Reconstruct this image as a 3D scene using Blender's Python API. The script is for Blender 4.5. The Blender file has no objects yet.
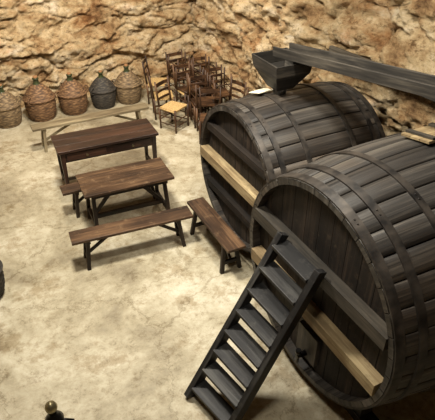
import bpy, math, random
from mathutils import Vector, Matrix, noise
random.seed(7)
S=bpy.context.scene
try: S.view_settings.view_transform='Standard'
except Exception as e: print(e)

def srgb(r,g,b):
    f=lambda c:(c/255/12.92 if c/255<=.04045 else ((c/255+.055)/1.055)**2.4)
    return (f(r),f(g),f(b),1)

# ---------------- materials ----------------
def newmat(name):
    m=bpy.data.materials.new(name); m.use_nodes=True
    nt=m.node_tree; b=nt.nodes['Principled BSDF']
    return m,nt,b
def N(nt,t,**k):
    n=nt.nodes.new(t)
    for a,v in k.items():
        if a in n.inputs: n.inputs[a].default_value=v
        else: setattr(n,a,v)
    return n
def ramp(nt,stops):
    r=nt.nodes.new('ShaderNodeValToRGB'); e=r.color_ramp.elements
    e[0].position,e[0].color=stops[0]; e[1].position,e[1].color=stops[-1]
    for p,c in stops[1:-1]:
        x=e.new(p); x.color=c
    return r
def wood(name,dark,mid,light,rough=.6,gu=2.2,gv=38,spec=.3,bump=.35,lo=.36,hi=.64,wear=None,tint=None,low=(.9,3.0)):
    m,nt,b=newmat(name); L=nt.links.new
    tc=N(nt,'ShaderNodeTexCoord')
    mp=N(nt,'ShaderNodeMapping'); mp.inputs['Scale'].default_value=(gu,gv,1)
    L(tc.outputs['UV'],mp.inputs['Vector'])
    n1=N(nt,'ShaderNodeTexNoise',Scale=1.0,Detail=8.0,Roughness=.65,Distortion=.4); L(mp.outputs[0],n1.inputs['Vector'])
    mp2=N(nt,'ShaderNodeMapping'); mp2.inputs['Scale'].default_value=(low[0],low[1],1)
    L(tc.outputs['UV'],mp2.inputs['Vector'])
    n2=N(nt,'ShaderNodeTexNoise',Scale=1.0,Detail=4.0); L(mp2.outputs[0],n2.inputs['Vector'])
    ad=N(nt,'ShaderNodeMix'); ad.data_type='FLOAT'; ad.inputs[0].default_value=.5
    L(n1.outputs[0],ad.inputs[2]); L(n2.outputs[0],ad.inputs[3])
    r=ramp(nt,[(lo,srgb(*dark)),(.5,srgb(*mid)),(hi,srgb(*light))]); L(ad.outputs[0],r.inputs[0])
    col=r.outputs[0]
    if tint:
        n4=N(nt,'ShaderNodeTexNoise',Scale=1.3,Detail=5.0); L(tc.outputs['Object'],n4.inputs['Vector'])
        r4=ramp(nt,[(.42,(0,0,0,1)),(.62,(.8,.8,.8,1))]); L(n4.outputs[0],r4.inputs[0])
        mm=N(nt,'ShaderNodeMixRGB'); mm.blend_type='MULTIPLY'; L(r4.outputs[0],mm.inputs[0]); L(col,mm.inputs[1]); mm.inputs[2].default_value=tint; col=mm.outputs[0]
    if wear:
        n3=N(nt,'ShaderNodeTexNoise',Scale=9.0,Detail=8.0,Roughness=.75); L(tc.outputs['Object'],n3.inputs['Vector'])
        r3=ramp(nt,[(.55,(0,0,0,1)),(.70,(.6,.6,.6,1))]); L(n3.outputs[0],r3.inputs[0])
        mm=N(nt,'ShaderNodeMixRGB'); L(r3.outputs[0],mm.inputs[0]); L(col,mm.inputs[1]); mm.inputs[2].default_value=srgb(*wear); col=mm.outputs[0]
    L(col,b.inputs['Base Color'])
    b.inputs['Roughness'].default_value=rough
    b.inputs['Specular IOR Level'].default_value=spec
    bp=N(nt,'ShaderNodeBump',Strength=bump,Distance=.006); L(n1.outputs[0],bp.inputs['Height']); L(bp.outputs[0],b.inputs['Normal'])
    return m
M={}
M['barrel']=wood('barrel_oak_weathered',(20,18,17),(46,43,40),(92,87,80),.48,.8,40,.45,.45,.36,.66,tint=(.88,.74,.62,1),low=(.25,4.0))
M['barrel_end']=wood('barrel_head_dark',(11,8,6),(29,23,18),(58,47,38),.7,1.0,30,wear=(66,56,45))
M['pale']=wood('pale_pine',(78,65,44),(120,102,74),(156,140,106),.7,2,25,wear=(94,80,58))
M['darkbar']=wood('dark_bar',(28,26,23),(58,53,46),(94,87,76),.6,2,25)
M['table_dark']=wood('mahogany_dark',(20,12,9),(40,24,18),(70,46,34),.38,1.5,30,.5,wear=(82,60,46))
M['table_mid']=wood('walnut_plank',(32,22,15),(66,47,32),(114,88,62),.5,1.5,26,wear=(130,106,80))
M['bench']=wood('bench_wood',(28,20,14),(64,46,32),(108,82,58),.5,1.5,26,wear=(128,104,78))
M['bench_pale']=wood('bench_grey_wood',(64,54,40),(108,96,74),(150,138,110),.6,1.5,26)
M['leg_dark']=wood('leg_dark_wood',(14,10,7),(32,23,16),(60,44,31),.55,2,26)
M['ladder']=wood('ladder_black_wood',(10,10,11),(29,28,28),(62,61,58),.5,2,26,wear=(66,64,60))
M['chair']=wood('chair_wood',(24,16,10),(56,37,24),(106,76,50),.5,3,26)
M['trough']=wood('trough_wood',(18,17,16),(42,39,35),(80,74,65),.6,2,24)

def simple(name,c,rough=.5,metal=0,c2=None,scale=12,bump=.2):
    m,nt,b=newmat(name); L=nt.links.new
    tc=N(nt,'ShaderNodeTexCoord'); n=N(nt,'ShaderNodeTexNoise',Scale=float(scale),Detail=6.0); L(tc.outputs['Object'],n.inputs['Vector'])
    r=ramp(nt,[(.35,srgb(*c)),(.65,srgb(*(c2 or c)))]); L(n.outputs[0],r.inputs[0]); L(r.outputs[0],b.inputs['Base Color'])
    b.inputs['Roughness'].default_value=rough; b.inputs['Metallic'].default_value=metal
    bp=N(nt,'ShaderNodeBump',Strength=bump,Distance=.004); L(n.outputs[0],bp.inputs['Height']); L(bp.outputs[0],b.inputs['Normal'])
    return m
M['iron']=simple('hoop_iron',(26,24,23),.45,.4,(72,66,60),7)
M['black']=simple('black_iron',(12,12,13),.35,.6,(26,25,25))
M['brass']=simple('old_brass',(120,110,80),.35,.9,(160,150,120))
M['straw']=simple('straw_seat',(140,112,70),.8,0,(194,164,110),40)
M['paper']=simple('paper',(205,198,172),.9,0,(220,212,190))
M['glass_dark']=simple('green_glass',(40,48,30),.15,0,(60,66,42))
M['cork']=simple('cork',(150,110,70),.9,0,(120,85,55),60)
def wicker(name,a,b_,c):
    m,nt,b=newmat(name); L=nt.links.new
    tc=N(nt,'ShaderNodeTexCoord')
    mp=N(nt,'ShaderNodeMapping'); mp.inputs['Scale'].default_value=(8,50,1); L(tc.outputs['UV'],mp.inputs['Vector'])
    n=N(nt,'ShaderNodeTexNoise',Scale=1.0,Detail=4.0); L(mp.outputs[0],n.inputs['Vector'])
    r=ramp(nt,[(.3,srgb(*a)),(.5,srgb(*b_)),(.7,srgb(*c))]); L(n.outputs[0],r.inputs[0]); L(r.outputs[0],b.inputs['Base Color'])
    b.inputs['Roughness'].default_value=.75
    bp=N(nt,'ShaderNodeBump',Strength=.5,Distance=.006); L(n.outputs[0],bp.inputs['Height']); L(bp.outputs[0],b.inputs['Normal'])
    return m
M['wick1']=wicker('wicker_brown',(50,34,21),(92,66,42),(140,108,74))
M['wick2']=wicker('wicker_tan',(54,42,28),(98,80,56),(144,122,90))
M['wick3']=wicker('wicker_black',(18,16,14),(42,38,33),(78,71,60))

# rock
m,nt,b=newmat('limestone_rock'); L=nt.links.new
tc=N(nt,'ShaderNodeTexCoord')
mp=N(nt,'ShaderNodeMapping'); mp.inputs['Scale'].default_value=(1,1,1.7); L(tc.outputs['Object'],mp.inputs['Vector'])
n1=N(nt,'ShaderNodeTexNoise',Scale=1.2,Detail=14.0,Roughness=.72,Distortion=.15); L(mp.outputs[0],n1.inputs['Vector'])
r=ramp(nt,[(.34,srgb(122,94,66)),(.42,srgb(176,144,104)),(.5,srgb(206,182,142)),(.57,srgb(224,205,170)),(.66,srgb(236,224,202))]); L(n1.outputs[0],r.inputs[0])
n2=N(nt,'ShaderNodeTexNoise',Scale=7.0,Detail=14.0,Roughness=.85); L(mp.outputs[0],n2.inputs['Vector'])
r2=ramp(nt,[(.40,(.22,.16,.11,1)),(.48,(.88,.85,.81,1)),(.58,(1,1,1,1))]); L(n2.outputs[0],r2.inputs[0])
mx=N(nt,'ShaderNodeMixRGB'); mx.blend_type='MULTIPLY'; mx.inputs[0].default_value=.88
L(r.outputs[0],mx.inputs[1]); L(r2.outputs[0],mx.inputs[2])
n4=N(nt,'ShaderNodeTexNoise',Scale=.9,Detail=9.0,Roughness=.75); L(mp.outputs[0],n4.inputs['Vector'])
r4=ramp(nt,[(.52,(0,0,0,1)),(.64,(.6,.6,.6,1))]); L(n4.outputs[0],r4.inputs[0])
mo=N(nt,'ShaderNodeMixRGB'); mo.blend_type='MULTIPLY'; L(r4.outputs[0],mo.inputs[0]); L(mx.outputs[0],mo.inputs[1]); mo.inputs[2].default_value=srgb(214,162,112)
L(mo.outputs[0],b.inputs['Base Color'])
b.inputs['Roughness'].default_value=.9; b.inputs['Specular IOR Level'].default_value=.15
n3=N(nt,'ShaderNodeTexNoise',Scale=6.0,Detail=15.0,Roughness=.85); L(mp.outputs[0],n3.inputs['Vector'])
bp=N(nt,'ShaderNodeBump',Strength=1.0,Distance=.10); L(n3.outputs[0],bp.inputs['Height']); L(bp.outputs[0],b.inputs['Normal'])
M['rock']=m
# floor
m,nt,b=newmat('old_concrete_floor'); L=nt.links.new
tc=N(nt,'ShaderNodeTexCoord')
n1=N(nt,'ShaderNodeTexNoise',Scale=.75,Detail=12.0,Roughness=.70,Distortion=.3); L(tc.outputs['Object'],n1.inputs['Vector'])
r=ramp(nt,[(.36,srgb(126,116,96)),(.46,srgb(156,147,124)),(.54,srgb(176,168,146)),(.66,srgb(198,192,174))]); L(n1.outputs[0],r.inputs[0])
n2=N(nt,'ShaderNodeTexNoise',Scale=5.0,Detail=15.0,Roughness=.9,Distortion=.2); L(tc.outputs['Object'],n2.inputs['Vector'])
r2=ramp(nt,[(.40,(.40,.34,.26,1)),(.465,(.82,.79,.74,1)),(.56,(1.0,1.0,1.0,1))]); L(n2.outputs[0],r2.inputs[0])
mx=N(nt,'ShaderNodeMixRGB'); mx.blend_type='MULTIPLY'; mx.inputs[0].default_value=.85
L(r.outputs[0],mx.inputs[1]); L(r2.outputs[0],mx.inputs[2])
n5=N(nt,'ShaderNodeTexNoise',Scale=1.5,Detail=10.0,Roughness=.75); L(tc.outputs['Object'],n5.inputs['Vector'])
r5=ramp(nt,[(.53,(1,1,1,1)),(.60,(.64,.57,.47,1))]); L(n5.outputs[0],r5.inputs[0])
mo=N(nt,'ShaderNodeMixRGB'); mo.blend_type='MULTIPLY'; mo.inputs[0].default_value=.85; L(mx.outputs[0],mo.inputs[1]); L(r5.outputs[0],mo.inputs[2])
# hairline cracks
nd=N(nt,'ShaderNodeTexNoise',Scale=2.5,Detail=8.0,Roughness=.7); L(tc.outputs['Object'],nd.inputs['Vector'])
va=N(nt,'ShaderNodeVectorMath',operation='MULTIPLY_ADD'); L(nd.outputs[1],va.inputs[0]); va.inputs[1].default_value=(.7,.7,0); L(tc.outputs['Object'],va.inputs[2])
vo=N(nt,'ShaderNodeTexVoronoi',feature='DISTANCE_TO_EDGE',Scale=.55); L(va.outputs[0],vo.inputs['Vector'])
rc=ramp(nt,[(.0,(.55,.5,.42,1)),(.008,(1,1,1,1))]); L(vo.outputs['Distance'],rc.inputs[0])
mc=N(nt,'ShaderNodeMixRGB'); mc.blend_type='MULTIPLY'; mc.inputs[0].default_value=.8; L(mo.outputs[0],mc.inputs[1]); L(rc.outputs[0],mc.inputs[2])
L(mc.outputs[0],b.inputs['Base Color'])
b.inputs['Roughness'].default_value=.5; b.inputs['Specular IOR Level'].default_value=.35
bp=N(nt,'ShaderNodeBump',Strength=.45,Distance=.02); L(n2.outputs[0],bp.inputs['Height']); L(bp.outputs[0],b.inputs['Normal'])
M['floor']=m

# ---------------- mesh builder ----------------
class B:
    def __init__(s): s.v=[];s.f=[];s.m=[];s.uv=[];s.sm=[];s.mats=[]
    def mi(s,k):
        if k not in s.mats: s.mats.append(k)
        return s.mats.index(k)
    def face(s,idx,uvs,k,smooth=False):
        s.f.append(idx); s.uv.append(uvs); s.m.append(s.mi(k)); s.sm.append(smooth)
    def hexa(s,P,k,Lc):
        o=len(s.v); s.v+= [tuple(p) for p in P]
        ru,rv=random.random()*20,random.random()*20
        for q in ((0,3,2,1),(4,5,6,7),(0,1,5,4),(1,2,6,5),(2,3,7,6),(3,0,4,7)):
            s.face([o+i for i in q],[(Lc[i][0]+ru,Lc[i][1]+Lc[i][2]+rv) for i in q],k)
    def beam(s,p1,p2,w,h,k,up=(0,0,1),w2=None,h2=None):
        p1=Vector(p1);p2=Vector(p2);d=(p2-p1);l=d.length;d.normalize()
        up=Vector(up)
        if abs(d.dot(up))>.98: up=Vector((0,1,0))
        sd=up.cross(d).normalized(); n=d.cross(sd).normalized()
        w2=w if w2 is None else w2; h2=h if h2 is None else h2
        P=[];Lc=[]
        for (pp,ww,hh,x) in ((p1,w,h,0),(p2,w2,h2,l)):
            for a,c in ((-1,-1),(1,-1),(1,1),(-1,1)):
                P.append(pp+sd*(a*ww/2)+n*(c*hh/2)); Lc.append((x,a*ww/2,c*hh/2))
        s.hexa(P,k,Lc)
    def box(s,c,sz,k):
        c=Vector(c)
        if sz[2]>max(sz[0],sz[1]): s.beam(c-Vector((0,0,sz[2]/2)),c+Vector((0,0,sz[2]/2)),sz[0],sz[1],k)
        elif sz[0]>=sz[1]: s.beam(c-Vector((sz[0]/2,0,0)),c+Vector((sz[0]/2,0,0)),sz[1],sz[2],k)
        else: s.beam(c-Vector((0,sz[1]/2,0)),c+Vector((0,sz[1]/2,0)),sz[0],sz[2],k)
    def cyl(s,p1,p2,r1,r2,k,seg=10,cap=True):
        p1=Vector(p1);p2=Vector(p2);d=(p2-p1);l=d.length;d.normalize()
        up=Vector((0,0,1)) if abs(d.z)<.9 else Vector((1,0,0))
        a=up.cross(d).normalized(); c=d.cross(a)
        o=len(s.v); ru=random.random()*20
        for pp,r in ((p1,r1),(p2,r2)):
            for i in range(seg):
                t=2*math.pi*i/seg; s.v.append(tuple(pp+a*r*math.cos(t)+c*r*math.sin(t)))
        for i in range(seg):
            j=(i+1)%seg
            s.face([o+i,o+j,o+seg+j,o+seg+i],[(ru,i*r1*.6),(ru,(i+1)*r1*.6),(ru+l,(i+1)*r1*.6),(ru+l,i*r1*.6)],k,True)
        if cap:
            s.face([o+i for i in range(seg)][::-1],[(ru,0)]*seg,k); s.face([o+seg+i for i in range(seg)],[(ru,0)]*seg,k)
    def lathe(s,prof,k,seg=32,axis='z',off=(0,0,0),fn=None,smooth=True,kf=None):
        o=len(s.v); n=len(prof); off=Vector(off)
        for i,(r,h) in enumerate(prof):
            for j in range(seg):
                t=2*math.pi*j/seg; rr=r+(fn(t,h,i,j) if fn and r>1e-4 else 0)
                if axis=='z': p=Vector((rr*math.cos(t),rr*math.sin(t),h))
                else: p=Vector((h,rr*math.cos(t),rr*math.sin(t)))
                s.v.append(tuple(p+off))
        for i in range(n-1):
            for j in range(seg):
                jj=(j+1)%seg
                q=[o+i*seg+j,o+i*seg+jj,o+(i+1)*seg+jj,o+(i+1)*seg+j]
                uv=[(j/seg*2,prof[i][1]),((j+1)/seg*2,prof[i][1]),((j+1)/seg*2,prof[i+1][1]),(j/seg*2,prof[i+1][1])]
                s.face(q,uv,(kf(i) if kf else k),smooth)
    def torus(s,c,R,r,k,n=(0,0,1),seg=20,rs=6,a0=0,a1=2*math.pi):
        n=Vector(n).normalized(); up=Vector((0,0,1)) if abs(n.z)<.9 else Vector((1,0,0))
        a=up.cross(n).normalized(); b_=n.cross(a); c=Vector(c); pts=[]
        for i in range(seg+1):
            t=a0+(a1-a0)*i/seg; pts.append(c+a*R*math.cos(t)+b_*R*math.sin(t))
        for i in range(seg): s.cyl(pts[i],pts[i+1],r,r,k,rs,False)
    def obj(s,name,loc=(0,0,0),rz=0,bevel=.004,mat4=None,parent=None):
        me=bpy.data.meshes.new(name); me.from_pydata(s.v,[],s.f)
        for k in s.mats: me.materials.append(M[k])
        me.polygons.foreach_set('material_index',s.m); me.polygons.foreach_set('use_smooth',s.sm)
        uvl=me.uv_layers.new(name='UVMap'); i=0
        for fu in s.uv:
            for t in fu: uvl.data[i].uv=t; i+=1
        me.validate(); me.update()
        o=bpy.data.objects.new(name,me); S.collection.objects.link(o)
        if mat4 is not None: o.matrix_world=mat4
        else: o.location=loc; o.rotation_euler=(0,0,rz)
        if bevel:
            md=o.modifiers.new('bevel','BEVEL'); md.width=bevel; md.segments=2; md.limit_method='ANGLE'; md.angle_limit=math.radians(50)
        if parent: o.parent=parent
        return o
R=math.radians

# ---------------- room ----------------
AX0,AX1,BY0,BY1,HC=-3.2,5.05,-2.5,10.95,5.8
def sst(x,a,b_):
    t=max(0,min(1,(x-a)/(b_-a))); return t*t*(3-2*t)
def rockd(p):
    q=Vector((p.x*.75,p.y*.75,p.z*1.25))
    w=noise.noise_vector(q*1.3)*.22
    q2=q+w
    d=.20*noise.noise(q2*.8)
    s=p.z*1.7+noise.noise(Vector((p.x*.5,p.y*.5,p.z*.4))+Vector((3,7,2)))*1.3
    saw=s-math.floor(s); d+=.10*(sst(saw,0,.10)*(1-saw*.9))
    vv=Vector((q2.x*1.2,q2.y*1.2,q2.z*1.5))
    vd,vp=noise.voronoi(vv)
    d-= .09*(1-sst(vd[1]-vd[0],0,.09))
    o=vv-vp[0]; h=noise.cell_vector(vp[0]*7.3)
    d+=.09*(h.x*o.x+h.y*o.y+h.z*o.z)+.05*h.x
    vd,vp=noise.voronoi(q2*3.8); d-= .045*(1-sst(vd[1]-vd[0],0,.13)); d+=.04*noise.cell(vp[0]*5.1)
    d+=.11*noise.fractal(q2*3.4,.8,2.1,6)
    return d
def rockwall(name,o,du,lu,hh,nrm,bulge=None,step=.03,mn=-9):
    o=Vector(o);du=Vector(du);nrm=Vector(nrm)
    nu=int(lu/step);nv=int(hh/step); v=[];f=[]
    for j in range(nv+1):
        for i in range(nu+1):
            p=o+du*(lu*i/nu)+Vector((0,0,hh*j/nv))
            d=rockd(p)+(bulge(p) if bulge else 0)
            d=min(d,.40)
            v.append(tuple(p+nrm*d))
    for j in range(nv):
        for i in range(nu):
            a=j*(nu+1)+i; f.append((a,a+1,a+nu+2,a+nu+1))
    me=bpy.data.meshes.new(name); me.from_pydata(v,[],f); me.materials.append(M['rock'])
    me.polygons.foreach_set('use_smooth',[True]*len(f))
    ob=bpy.data.objects.new(name,me); S.collection.objects.link(ob); return ob
def bulgeR(p):
    return .25*(1-sst(p.y,7.3,7.7+.4*math.sin(p.z*2)))*sst(p.z,.7,1.6)
rockwall('wall_back',(AX0-.3,BY1,-.1),(1,0,0),AX1-AX0+.6,HC+.1,(0,-1,0),lambda p:.03+.12*(1-sst(p.z,0,.5)))
rockwall('wall_right',(AX1,BY1+.3,-.1),(0,-1,0),BY1-BY0+.6,HC+.1,(-1,0,0),bulgeR)
rockwall('wall_left',(AX0,BY0-.3,-.1),(0,1,0),BY1-BY0+.6,HC+.1,(1,0,0),None,.12)
rockwall('wall_front',(AX1+.3,BY0,-.1),(-1,0,0),AX1-AX0+.6,HC+.1,(0,1,0),None,.12)
def slab(name,z0,z1,k):
    b=B(); b.box(((AX0+AX1)/2,(BY0+BY1)/2,(z0+z1)/2),(AX1-AX0+1,BY1-BY0+1,z1-z0),k); return b.obj(name,bevel=0)
slab('floor',-.15,0,'floor'); slab('ceiling',HC,HC+.15,'rock')

# ---------------- barrels ----------------
def barrel(name,loc,L,Rh,Rb,ns,braces,hoops,tap=None):
    b=B()
    rad=lambda x: Rb-(Rb-Rh)*(2*x/L-1)**2
    nx=22; xs=[L*i/nx for i in range(nx+1)]
    T=.055
    for sidx in range(ns):
        t0=2*math.pi*sidx/ns; dt=2*math.pi/ns; g=.0035
        ru=random.random()*20; jr=random.uniform(-.0025,.0025); sv0=random.random()*40
        cols=[t0+g/Rb,t0+g*2.5/Rb,t0+dt*.35,t0+dt*.65,t0+dt-g*2.5/Rb,t0+dt-g/Rb]
        dr=[-.010,-.001,.0,.0,-.001,-.010]
        o=len(b.v); nc=len(cols)
        for x in xs:
            for c,d in zip(cols,dr):
                rr=rad(x)+d+jr; b.v.append((x,rr*math.cos(c),rr*math.sin(c)))
        for i in range(nx):
            for j in range(nc-1):
                q=[o+i*nc+j,o+(i+1)*nc+j,o+(i+1)*nc+j+1,o+i*nc+j+1]
                va=sv0+(cols[j]-t0)*Rb; vb=sv0+(cols[j+1]-t0)*Rb
                b.face(q,[(xs[i]+ru,va),(xs[i+1]+ru,va),(xs[i+1]+ru,vb),(xs[i]+ru,vb)],'barrel',j in (1,2,3))
        for x,xi,fl in ((0,.12,1),(L,L-.12,-1)):
            oo=len(b.v)
            for c in (cols[0],(cols[0]+cols[-1])/2,cols[-1]):
                for (xx,rr) in ((x,rad(x)+jr-.004),(x,rad(x)-T),(xi,rad(x)-T)):
                    b.v.append((xx,rr*math.cos(c),rr*math.sin(c)))
            for j in range(2):
                for e in range(2):
                    q=[oo+j*3+e,oo+(j+1)*3+e,oo+(j+1)*3+e+1,oo+j*3+e+1]
                    if fl<0:q=q[::-1]
                    b.face(q,[(ru,sidx+j*.05),(ru,sidx+j*.05+.05),(ru+.05,sidx+j*.05+.05),(ru+.05,sidx+j*.05)],'barrel')
    b.lathe([(rad(x)-.03,x) for x in [L*i/10 for i in range(11)]],'barrel_end',48,'x')
    Rr=Rh-T+.01
    for hx,fl in ((.09,1),(L-.09,-1)):
        n=11; w=2*Rr/n
        for i in range(n):
            y0=-Rr+i*w+.003; y1=-Rr+(i+1)*w-.003
            top=[];K=5
            for k in range(K):
                y=y0+(y1-y0)*k/(K-1); top.append((y,math.sqrt(max(1e-5,Rr*Rr-y*y))))
            poly=top+[(y,-z) for y,z in top[::-1]]
            o=len(b.v); ru=random.random()*20
            for y,z in poly: b.v.append((hx,y,z))
            for y,z in poly: b.v.append((hx+fl*.05,y,z))
            m=len(poly); fr=list(range(m))
            uvs=[(z+ru,y+ru) for y,z in poly]
            b.face([o+t for t in (fr if fl<0 else fr[::-1])],uvs if fl<0 else uvs[::-1],'barrel_end')
            for t in range(m):
                u=(t+1)%m; b.face([o+t,o+u,o+m+u,o+m+t],[uvs[t],uvs[u],uvs[u],uvs[t]],'barrel_end')
    for (z,hh,k,th) in braces:
        c=math.sqrt(Rr*Rr-(abs(z)+hh/2)**2)-.005
        b.beam((.09-th/2,-c,z),(.09-th/2,c,z),th,hh,k)
    for x,w in hoops:
        pr=[]
        for xx in (x-w/2,x-w/4,x+w/4,x+w/2): pr.append((rad(xx)+.015,xx))
        pr=[(rad(x-w/2)-.004,x-w/2)]+pr+[(rad(x+w/2)-.004,x+w/2)]
        b.lathe(pr,'iron',96,'x',smooth=False)
        for t in (1.9,1.94):
            rr=rad(x)+.015; p=Vector((x,rr*math.cos(t),rr*math.sin(t))); b.cyl(p,p+Vector((0,math.cos(t),math.sin(t)))*.006,.009,.006,'iron',8)
    if tap:
        y,z=tap
        b.box((.07,y,z+.02),(.05,.3,.36),'darkbar')
        b.cyl((.05,y,z-.1),(-.06,y,z-.1),.03,.025,'black',12)
        b.cyl((-.04,y,z-.06),(-.04,y,z-.19),.018,.016,'black',10)
        b.cyl((-.04,y,z-.06),(-.04,y,z-.02),.03,.03,'black',10)
    return b.obj(name,loc,0,bevel=0)
L2=2.25
barrel('wine_barrel',(2.27,2.657,1.22),L2,1.05,1.16,34,[(.28,.13,'darkbar',.11),(-.24,.13,'pale',.12)],
       [(.045,.08),(.24,.07),(.60,.06),(L2-.86,.06),(L2-.52,.06),(L2-.17,.06),(L2-.045,.08)],tap=(-.02,-.72))
L1=1.68
barrel('wine_barrel.001',(2.68,4.85,1.07),L1,.93,1.0,30,[(.02,.13,'pale',.12),(-.42,.1,'barrel_end',.08),(.45,.1,'barrel_end',.08)],
       [(.04,.07),(.19,.06),(.52,.055),(L1-.52,.055),(L1-.18,.06),(L1-.04,.07)])
def cradle(name,a,b0,Rr,H,wid):
    b=B(); h=H-Rr-.012
    b.box((a,b0,h/2),(.16,wid,h),'ladder')
    for sg in (-1,1):
        yo=Rr*.52; zt=H-math.sqrt(Rr*Rr-yo*yo)-.02
        yi=Rr*.30; zi=H-math.sqrt(Rr*Rr-yi*yi)-.02
        P=[];Lc=[]
        for x in (a-.07,a+.07):
            for (y,z) in ((yi,h),(yo+.12,h),(yo+.12,max(zt,h+.03)),(yi,max(zi,h+.003))):
                P.append((x,b0+sg*y,z)); Lc.append((y,x,z))
        b.hexa(P,'ladder',Lc)
    b.obj(name)
for a in (2.27+.30,2.27+L2-.34): cradle('barrel_cradle',a,2.657,1.16-.11*(2*.34/L2-1)**2,1.22,2.0)
for a in (2.68+.3,2.68+L1-.3): cradle('barrel_cradle',a,4.85,1.0-.07*(2*.3/L1-1)**2,1.07,1.6)

# ---------------- ladder ----------------
def ladder():
    b=B()
    bot=Vector((1.26,2.69,0)); top=Vector((2.20,2.74,1.66))
    d=(top-bot); dn=d.normalized()
    wb=Vector((.12,-.5,0)).normalized(); wt=Vector((.0,-1,0))
    nn=dn.cross(wb).normalized()
    if nn.z<0: nn=-nn
    for sg in (-1,1):
        p=bot+wb*(sg*.28)+Vector((0,0,.02)); q=top+wt*(sg*.28)
        b.beam(p,q,.06,.115,'ladder',up=nn)
    n=8
    for i in range(n):
        t=.09+i*(.86/(n-1)); c=bot.lerp(top,t); w=wb.lerp(wt,t).normalized()
        b.beam(c-w*.26,c+w*.26,.17,.036,'ladder',up=(0,0,1))
    b.obj('wooden_ladder')
ladder()

# ---------------- benches/tables ----------------
def bench(name,loc,rz,L,W,H,k,kl='leg_dark'):
    b=B()
    b.box((0,0,H-.02),(L,W,.04),k)
    for sx in (-1,1):
        x=sx*(L/2-.2)
        for sy in (-1,1):
            b.beam((x+sx*.05,sy*W*.52,0),(x,sy*W*.30,H-.04),.045,.05,kl,w2=.05,h2=.05)
        b.box((x,0,H-.065),(.06,W*.86,.05),kl)
        b.box((x+sx*.035,0,H*.32),(.035,W*.8,.05),kl)
        b.beam((x+sx*.03,0,H*.34),(sx*(L*.16),0,H-.045),.03,.04,kl)
    b.obj(name,loc,rz)
bench('wooden_bench',(1.485,5.36,0),R(-5),1.6,.26,.47,'bench')
bench('wooden_bench',(1.60,6.60,0),R(-2),1.5,.24,.45,'bench')
bench('wooden_bench',(2.455,4.90,0),R(-90),1.22,.25,.47,'bench')
bench('wooden_bench',(1.93,8.87,0),0,2.15,.24,.46,'bench_pale','bench_pale')

def table1():
    b=B(); L,W,H=1.58,.62,.78
    for i in range(3): b.box((0,(i-1)*W/3,H-.02),(L,W/3-.003,.04),'table_dark')
    b.box((0,0,H-.043),(L-.04,W-.04,.02),'table_dark')
    for sy in (-1,1): b.box((0,sy*(W/2-.06),H-.13),(L-.1,.03,.17),'table_dark')
    for sx in (-1,1): b.box((sx*(L/2-.07),0,H-.13),(.03,W-.12,.17),'table_dark')
    for i in (-1,1):
        b.box((i*.36,-(W/2-.04),H-.13),(.6,.018,.12),'table_dark')
        b.cyl((i*.36,-(W/2-.03),H-.13),(i*.36,-(W/2),H-.13),.014,.018,'brass',10)
    for sx in (-1,1):
        for sy in (-1,1):
            x,y=sx*(L/2-.07),sy*(W/2-.07)
            b.beam((x,y,0),(x,y,H-.05),.045,.045,'table_dark',w2=.07,h2=.07)
        b.box((sx*(L/2-.07),0,.13),(.035,W-.16,.045),'table_dark')
    b.box((0,0,.13),(L-.16,.035,.045),'table_dark')
    b.obj('writing_table',(1.769,7.386,0),R(-2.4))
table1()
def table2():
    b=B(); L,W,H=1.24,.62,.75
    for i in range(4): b.box((0,(i-1.5)*W/4,H-.018),(L+random.uniform(-.01,.01),W/4-.004,.036),'table_mid')
    for sx in (-1,1):
        x=sx*(L/2-.12)
        b.box((x,0,H-.065),(.06,W-.06,.06),'leg_dark')
        for sy in (-1,1): b.beam((x+sx*.03,sy*(W/2-.03),0),(x,sy*(W/2-.1),H-.09),.05,.05,'leg_dark')
        b.box((x+sx*.02,0,.2),(.04,W-.1,.06),'leg_dark')
        b.beam((x,0,.22),(sx*.1,0,H-.05),.035,.05,'leg_dark')
    b.box((0,0,.2),(L-.22,.05,.06),'leg_dark')
    for sy in (-1,1): b.box((0,sy*(W/2-.09),H-.08),(L-.2,.025,.08),'leg_dark')
    b.obj('trestle_table',(1.657,6.09,0),R(-3))
table2()

# ---------------- chairs ----------------
def chair_b(seat='straw'):
    b=B(); w,d,H=.2,.19,.45
    for sx in (-1,1):
        b.cyl((sx*w,-d,0),(sx*w,-d,H+.01),.017,.021,'chair',8)
        b.cyl((sx*w*.9,d,0),(sx*w*.9,d+.01,H),.017,.021,'chair',8)
        b.cyl((sx*w*.9,d+.01,H),(sx*w*.95,d+.07,.92),.021,.016,'chair',8)
        for z in (.14,.28): b.cyl((sx*w,-d,z),(sx*w*.9,d,z),.011,.011,'chair',6)
        b.cyl((sx*w,-d,H-.03),(sx*w*.9,d,H-.03),.017,.017,seat,6)
    for z in (.12,.24): b.cyl((-w,-d,z),(w,-d,z),.011,.011,'chair',6)
    b.cyl((-w*.9,d,.2),(w*.9,d,.2),.011,.011,'chair',6)
    P=[(-w,-d,H-.035),(w,-d,H-.035),(w*.88,d-.01,H-.035),(-w*.88,d-.01,H-.035)]
    P+= [(x*1.02,y*1.02,H-.002) for x,y,z in P]
    b.hexa(P,seat,[(p[0],p[1],p[2]) for p in P])
    for i in range(3):
        z=.58+i*.13; y=d+.01+.06*(z-H)/.47
        pts=[(-w*.93,y,z),(-w*.4,y+.02,z),(w*.4,y+.02,z),(w*.93,y,z)]
        for p,q in zip(pts,pts[1:]): b.beam(p,q,.014,.045 if i<2 else .07,'chair')
    return b
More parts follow.
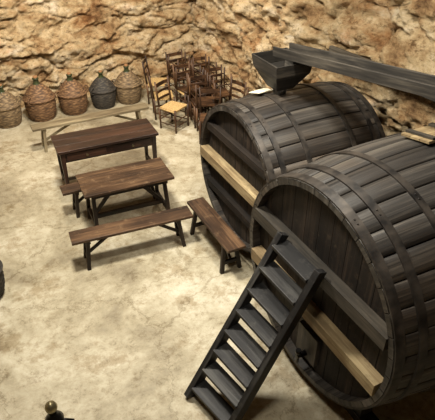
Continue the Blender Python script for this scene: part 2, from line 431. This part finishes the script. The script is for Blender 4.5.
def chair(a,bb,rz,z=0,flip=False,tilt=0,seat='straw'):
    b=chair_b(seat)
    if flip: mt=Matrix.Translation((a,bb,z))@Matrix.Rotation(rz,4,'Z')@Matrix.Rotation(math.pi,4,'X')
    else: mt=Matrix.Translation((a,bb,z))@Matrix.Rotation(rz,4,'Z')@Matrix.Rotation(tilt,4,'X')
    b.obj('straw_chair',bevel=0,mat4=mt)
for (a,bb,r,se) in [(3.45,8.62,30,'straw'),(3.48,9.22,75,'straw'),(3.66,9.95,60,'straw'),
                 (4.02,8.55,-10,'chair'),(4.05,9.25,8,'straw'),(4.20,10.0,5,'chair'),
                 (4.36,8.10,-75,'chair'),(4.33,7.55,-85,'straw'),(4.36,6.95,-90,'chair'),
                 (4.48,8.80,-5,'chair'),(4.50,9.50,0,'chair'),(3.86,7.85,-25,'chair')]:
    chair(a,bb,R(r),seat=se)
for (a,bb,r) in [(4.02,8.55,-10),(4.05,9.25,8),(4.48,8.80,-5),(4.50,9.50,0),(4.20,10.0,5)]:
    t=R(r); chair(a+math.sin(t)*.07,bb-math.cos(t)*.07,t,z=.905,flip=True,seat='chair')

# ---------------- demijohns ----------------
def demijohn(loc,k,sc=1,rz=0):
    b=B()
    key=[(.0,.0),(.20,.0),(.235,.05),(.262,.15),(.275,.27),(.272,.37),(.285,.385),(.29,.40),(.275,.42),(.245,.47),(.19,.55),(.12,.62),(.07,.66)]
    prof=[]
    for (r0,h0),(r1,h1) in zip(key,key[1:]):
        n=max(1,int(math.hypot(r1-r0,h1-h0)/.013))
        for i in range(n): prof.append((r0+(r1-r0)*i/n,h0+(h1-h0)*i/n))
    prof.append(key[-1])
    def fn(t,h,i,j): return .006*math.sin(18*t+(math.pi if (i//2)%2 else 0)) + (.003 if i%2 else 0)
    b.lathe(prof,k,90,'z',fn=fn)
    b.lathe([(.068,.655),(.052,.68),(.045,.74),(.058,.745),(.058,.765),(.04,.77)],'glass_dark',20)
    b.cyl((0,0,.76),(0,0,.80),.036,.04,'cork',12)
    for sg in (-1,1): b.torus((sg*.275,0,.42),.065,.014,k,n=(0,1,0),seg=12,rs=6)
    b.torus((0,0,.405),.288,.013,k,seg=36); b.torus((0,0,.02),.215,.014,k,seg=30)
    o=b.obj('wicker_demijohn',loc,rz,bevel=0); o.scale=(sc,sc,sc)
for a,k,sc,r in [(.60,'wick2',1.02,.3),(1.26,'wick1',1.08,.8),(1.91,'wick1',1.03,0.1),(2.54,'wick3',.95,.5),(3.09,'wick2',1.0,-.4)]:
    demijohn((a,10.24,0),k,sc,r)
demijohn((-.43,5.40,0),'wick3',.95,1.2)

# ---------------- hopper, trough, beam ----------------
b=B()
def frust(b,c,z0,z1,a0,b0,a1,b1,th,k):
    def ring(z,x,y): return [(c[0]-x,c[1]-y,z),(c[0]+x,c[1]-y,z),(c[0]+x,c[1]+y,z),(c[0]-x,c[1]+y,z)]
    o0=ring(z0,a0,b0);o1=ring(z1,a1,b1);i0=ring(z0,a0-th,b0-th);i1=ring(z1,a1-th,b1-th)
    for i in range(4):
        j=(i+1)%4
        P=[o0[i],o0[j],i0[j],i0[i],o1[i],o1[j],i1[j],i1[i]]
        b.hexa(P,k,[(p[0]+p[1],0,p[2]) for p in P])
hc=(3.36,4.95)
frust(b,hc,2.14,2.36,.11,.11,.23,.26,.022,'trough')
frust(b,hc,2.36,2.50,.23,.26,.25,.28,.025,'trough')
b.cyl((*hc,2.068),(*hc,2.15),.08,.08,'trough',14)
b.obj('grape_hopper')
b=B(); p=Vector((3.40,5.02,2.525)); q=Vector((3.92,1.4,2.88)); d=(q-p).normalized(); sd=Vector((0,0,1)).cross(d).normalized(); n=d.cross(sd)
b.beam(p,q,.24,.03,'trough')
for sg in (-1,1): b.beam(p+sd*sg*.125+n*.04,q+sd*sg*.125+n*.04,.03,.11,'trough')
pm=p.lerp(q,.70)
b.obj('wooden_trough')
b=B()
for sg in (-1,1): b.beam((pm.x+sg*.15,pm.y,2.385),(pm.x+sg*.11,pm.y,pm.z-.07),.06,.06,'trough')
b.box((pm.x,pm.y,pm.z-.05),(.36,.07,.05),'trough')
b.obj('trough_support')
b=B(); b.beam((4.54,5.5,2.20),(4.54,2.2,2.36),.14,.10,'trough'); b.beam((4.50,5.5,2.28),(4.50,3.4,2.37),.05,.08,'darkbar')
b.obj('timber_beam')
mt=Matrix.Translation((3.20,5.10,2.066))@Matrix.Rotation(R(-14),4,'X')@Matrix.Rotation(R(15),4,'Z')
b=B(); b.box((0,0,0),(.26,.18,.008),'paper'); b.obj('paper_sign',bevel=0,mat4=mt)
mt=Matrix.Translation((3.62,2.87,2.380))@Matrix.Rotation(R(-10.5),4,'X')
b=B()
for i in range(3): b.box((0,(i-1)*.11,.012),(.42,.105,.025),'pale')
for sx in (-1,1): b.box((sx*.14,0,.036),(.05,.32,.022),'darkbar')
b.obj('barrel_hatch_cover',bevel=.002,mat4=mt)

# ---------------- iron pump near camera ----------------
b=B()
b.lathe([(0,0),(.17,0),(.17,.03),(.06,.06),(.035,.12),(.035,.6),(.05,.62),(.07,.66),(.075,.72),(.05,.76),(.03,.78),(.03,.82),(.0,.82)],'black',24)
b.lathe([(0,.81),(.02,.815),(.045,.84),(.05,.87),(.04,.9),(.015,.92),(0,.925)],'brass',20)
b.cyl((0,0,.7),(.14,-.05,.66),.02,.014,'black',10)
b.obj('iron_hand_pump',(-.05,2.80,0),0,bevel=0)

# ---------------- lights ----------------
def area(name,loc,tgt,size,pw,col,spread=180):
    l=bpy.data.lights.new(name,'AREA'); l.shape='DISK'; l.size=size; l.energy=pw; l.color=col; l.spread=R(spread)
    o=bpy.data.objects.new(name,l); S.collection.objects.link(o); o.location=loc
    o.rotation_euler=(Vector(tgt)-Vector(loc)).to_track_quat('-Z','Y').to_euler()
c1=(1,.94,.82); c2=(1,.90,.76)
area('lamp_ceiling',(1.0,5.2,5.4),(1.0,5.5,0),.7,380,c1,160)
area('lamp_back',(1.4,7.8,4.0),(1.0,10.9,1.1),.4,155,c2,150)
area('lamp_corner',(3.2,7.6,4.1),(4.5,9.3,1.1),.4,115,c2,150)
area('lamp_right',(2.4,3.6,5.2),(3.5,3.8,2),.5,95,c1,120)
area('lamp_front',(.6,1.8,5.3),(1.4,2.8,0),.7,75,c1,150)
w=bpy.data.worlds.new('w'); S.world=w; w.use_nodes=True
w.node_tree.nodes['Background'].inputs[0].default_value=(1,.88,.7,1); w.node_tree.nodes['Background'].inputs[1].default_value=.05

cam=bpy.data.cameras.new('cam'); co=bpy.data.objects.new('camera',cam); S.collection.objects.link(co)
co.location=(0,0,4.5); co.rotation_euler=(R(55),0,R(-27)); cam.lens=43.03; cam.sensor_width=36; S.camera=co
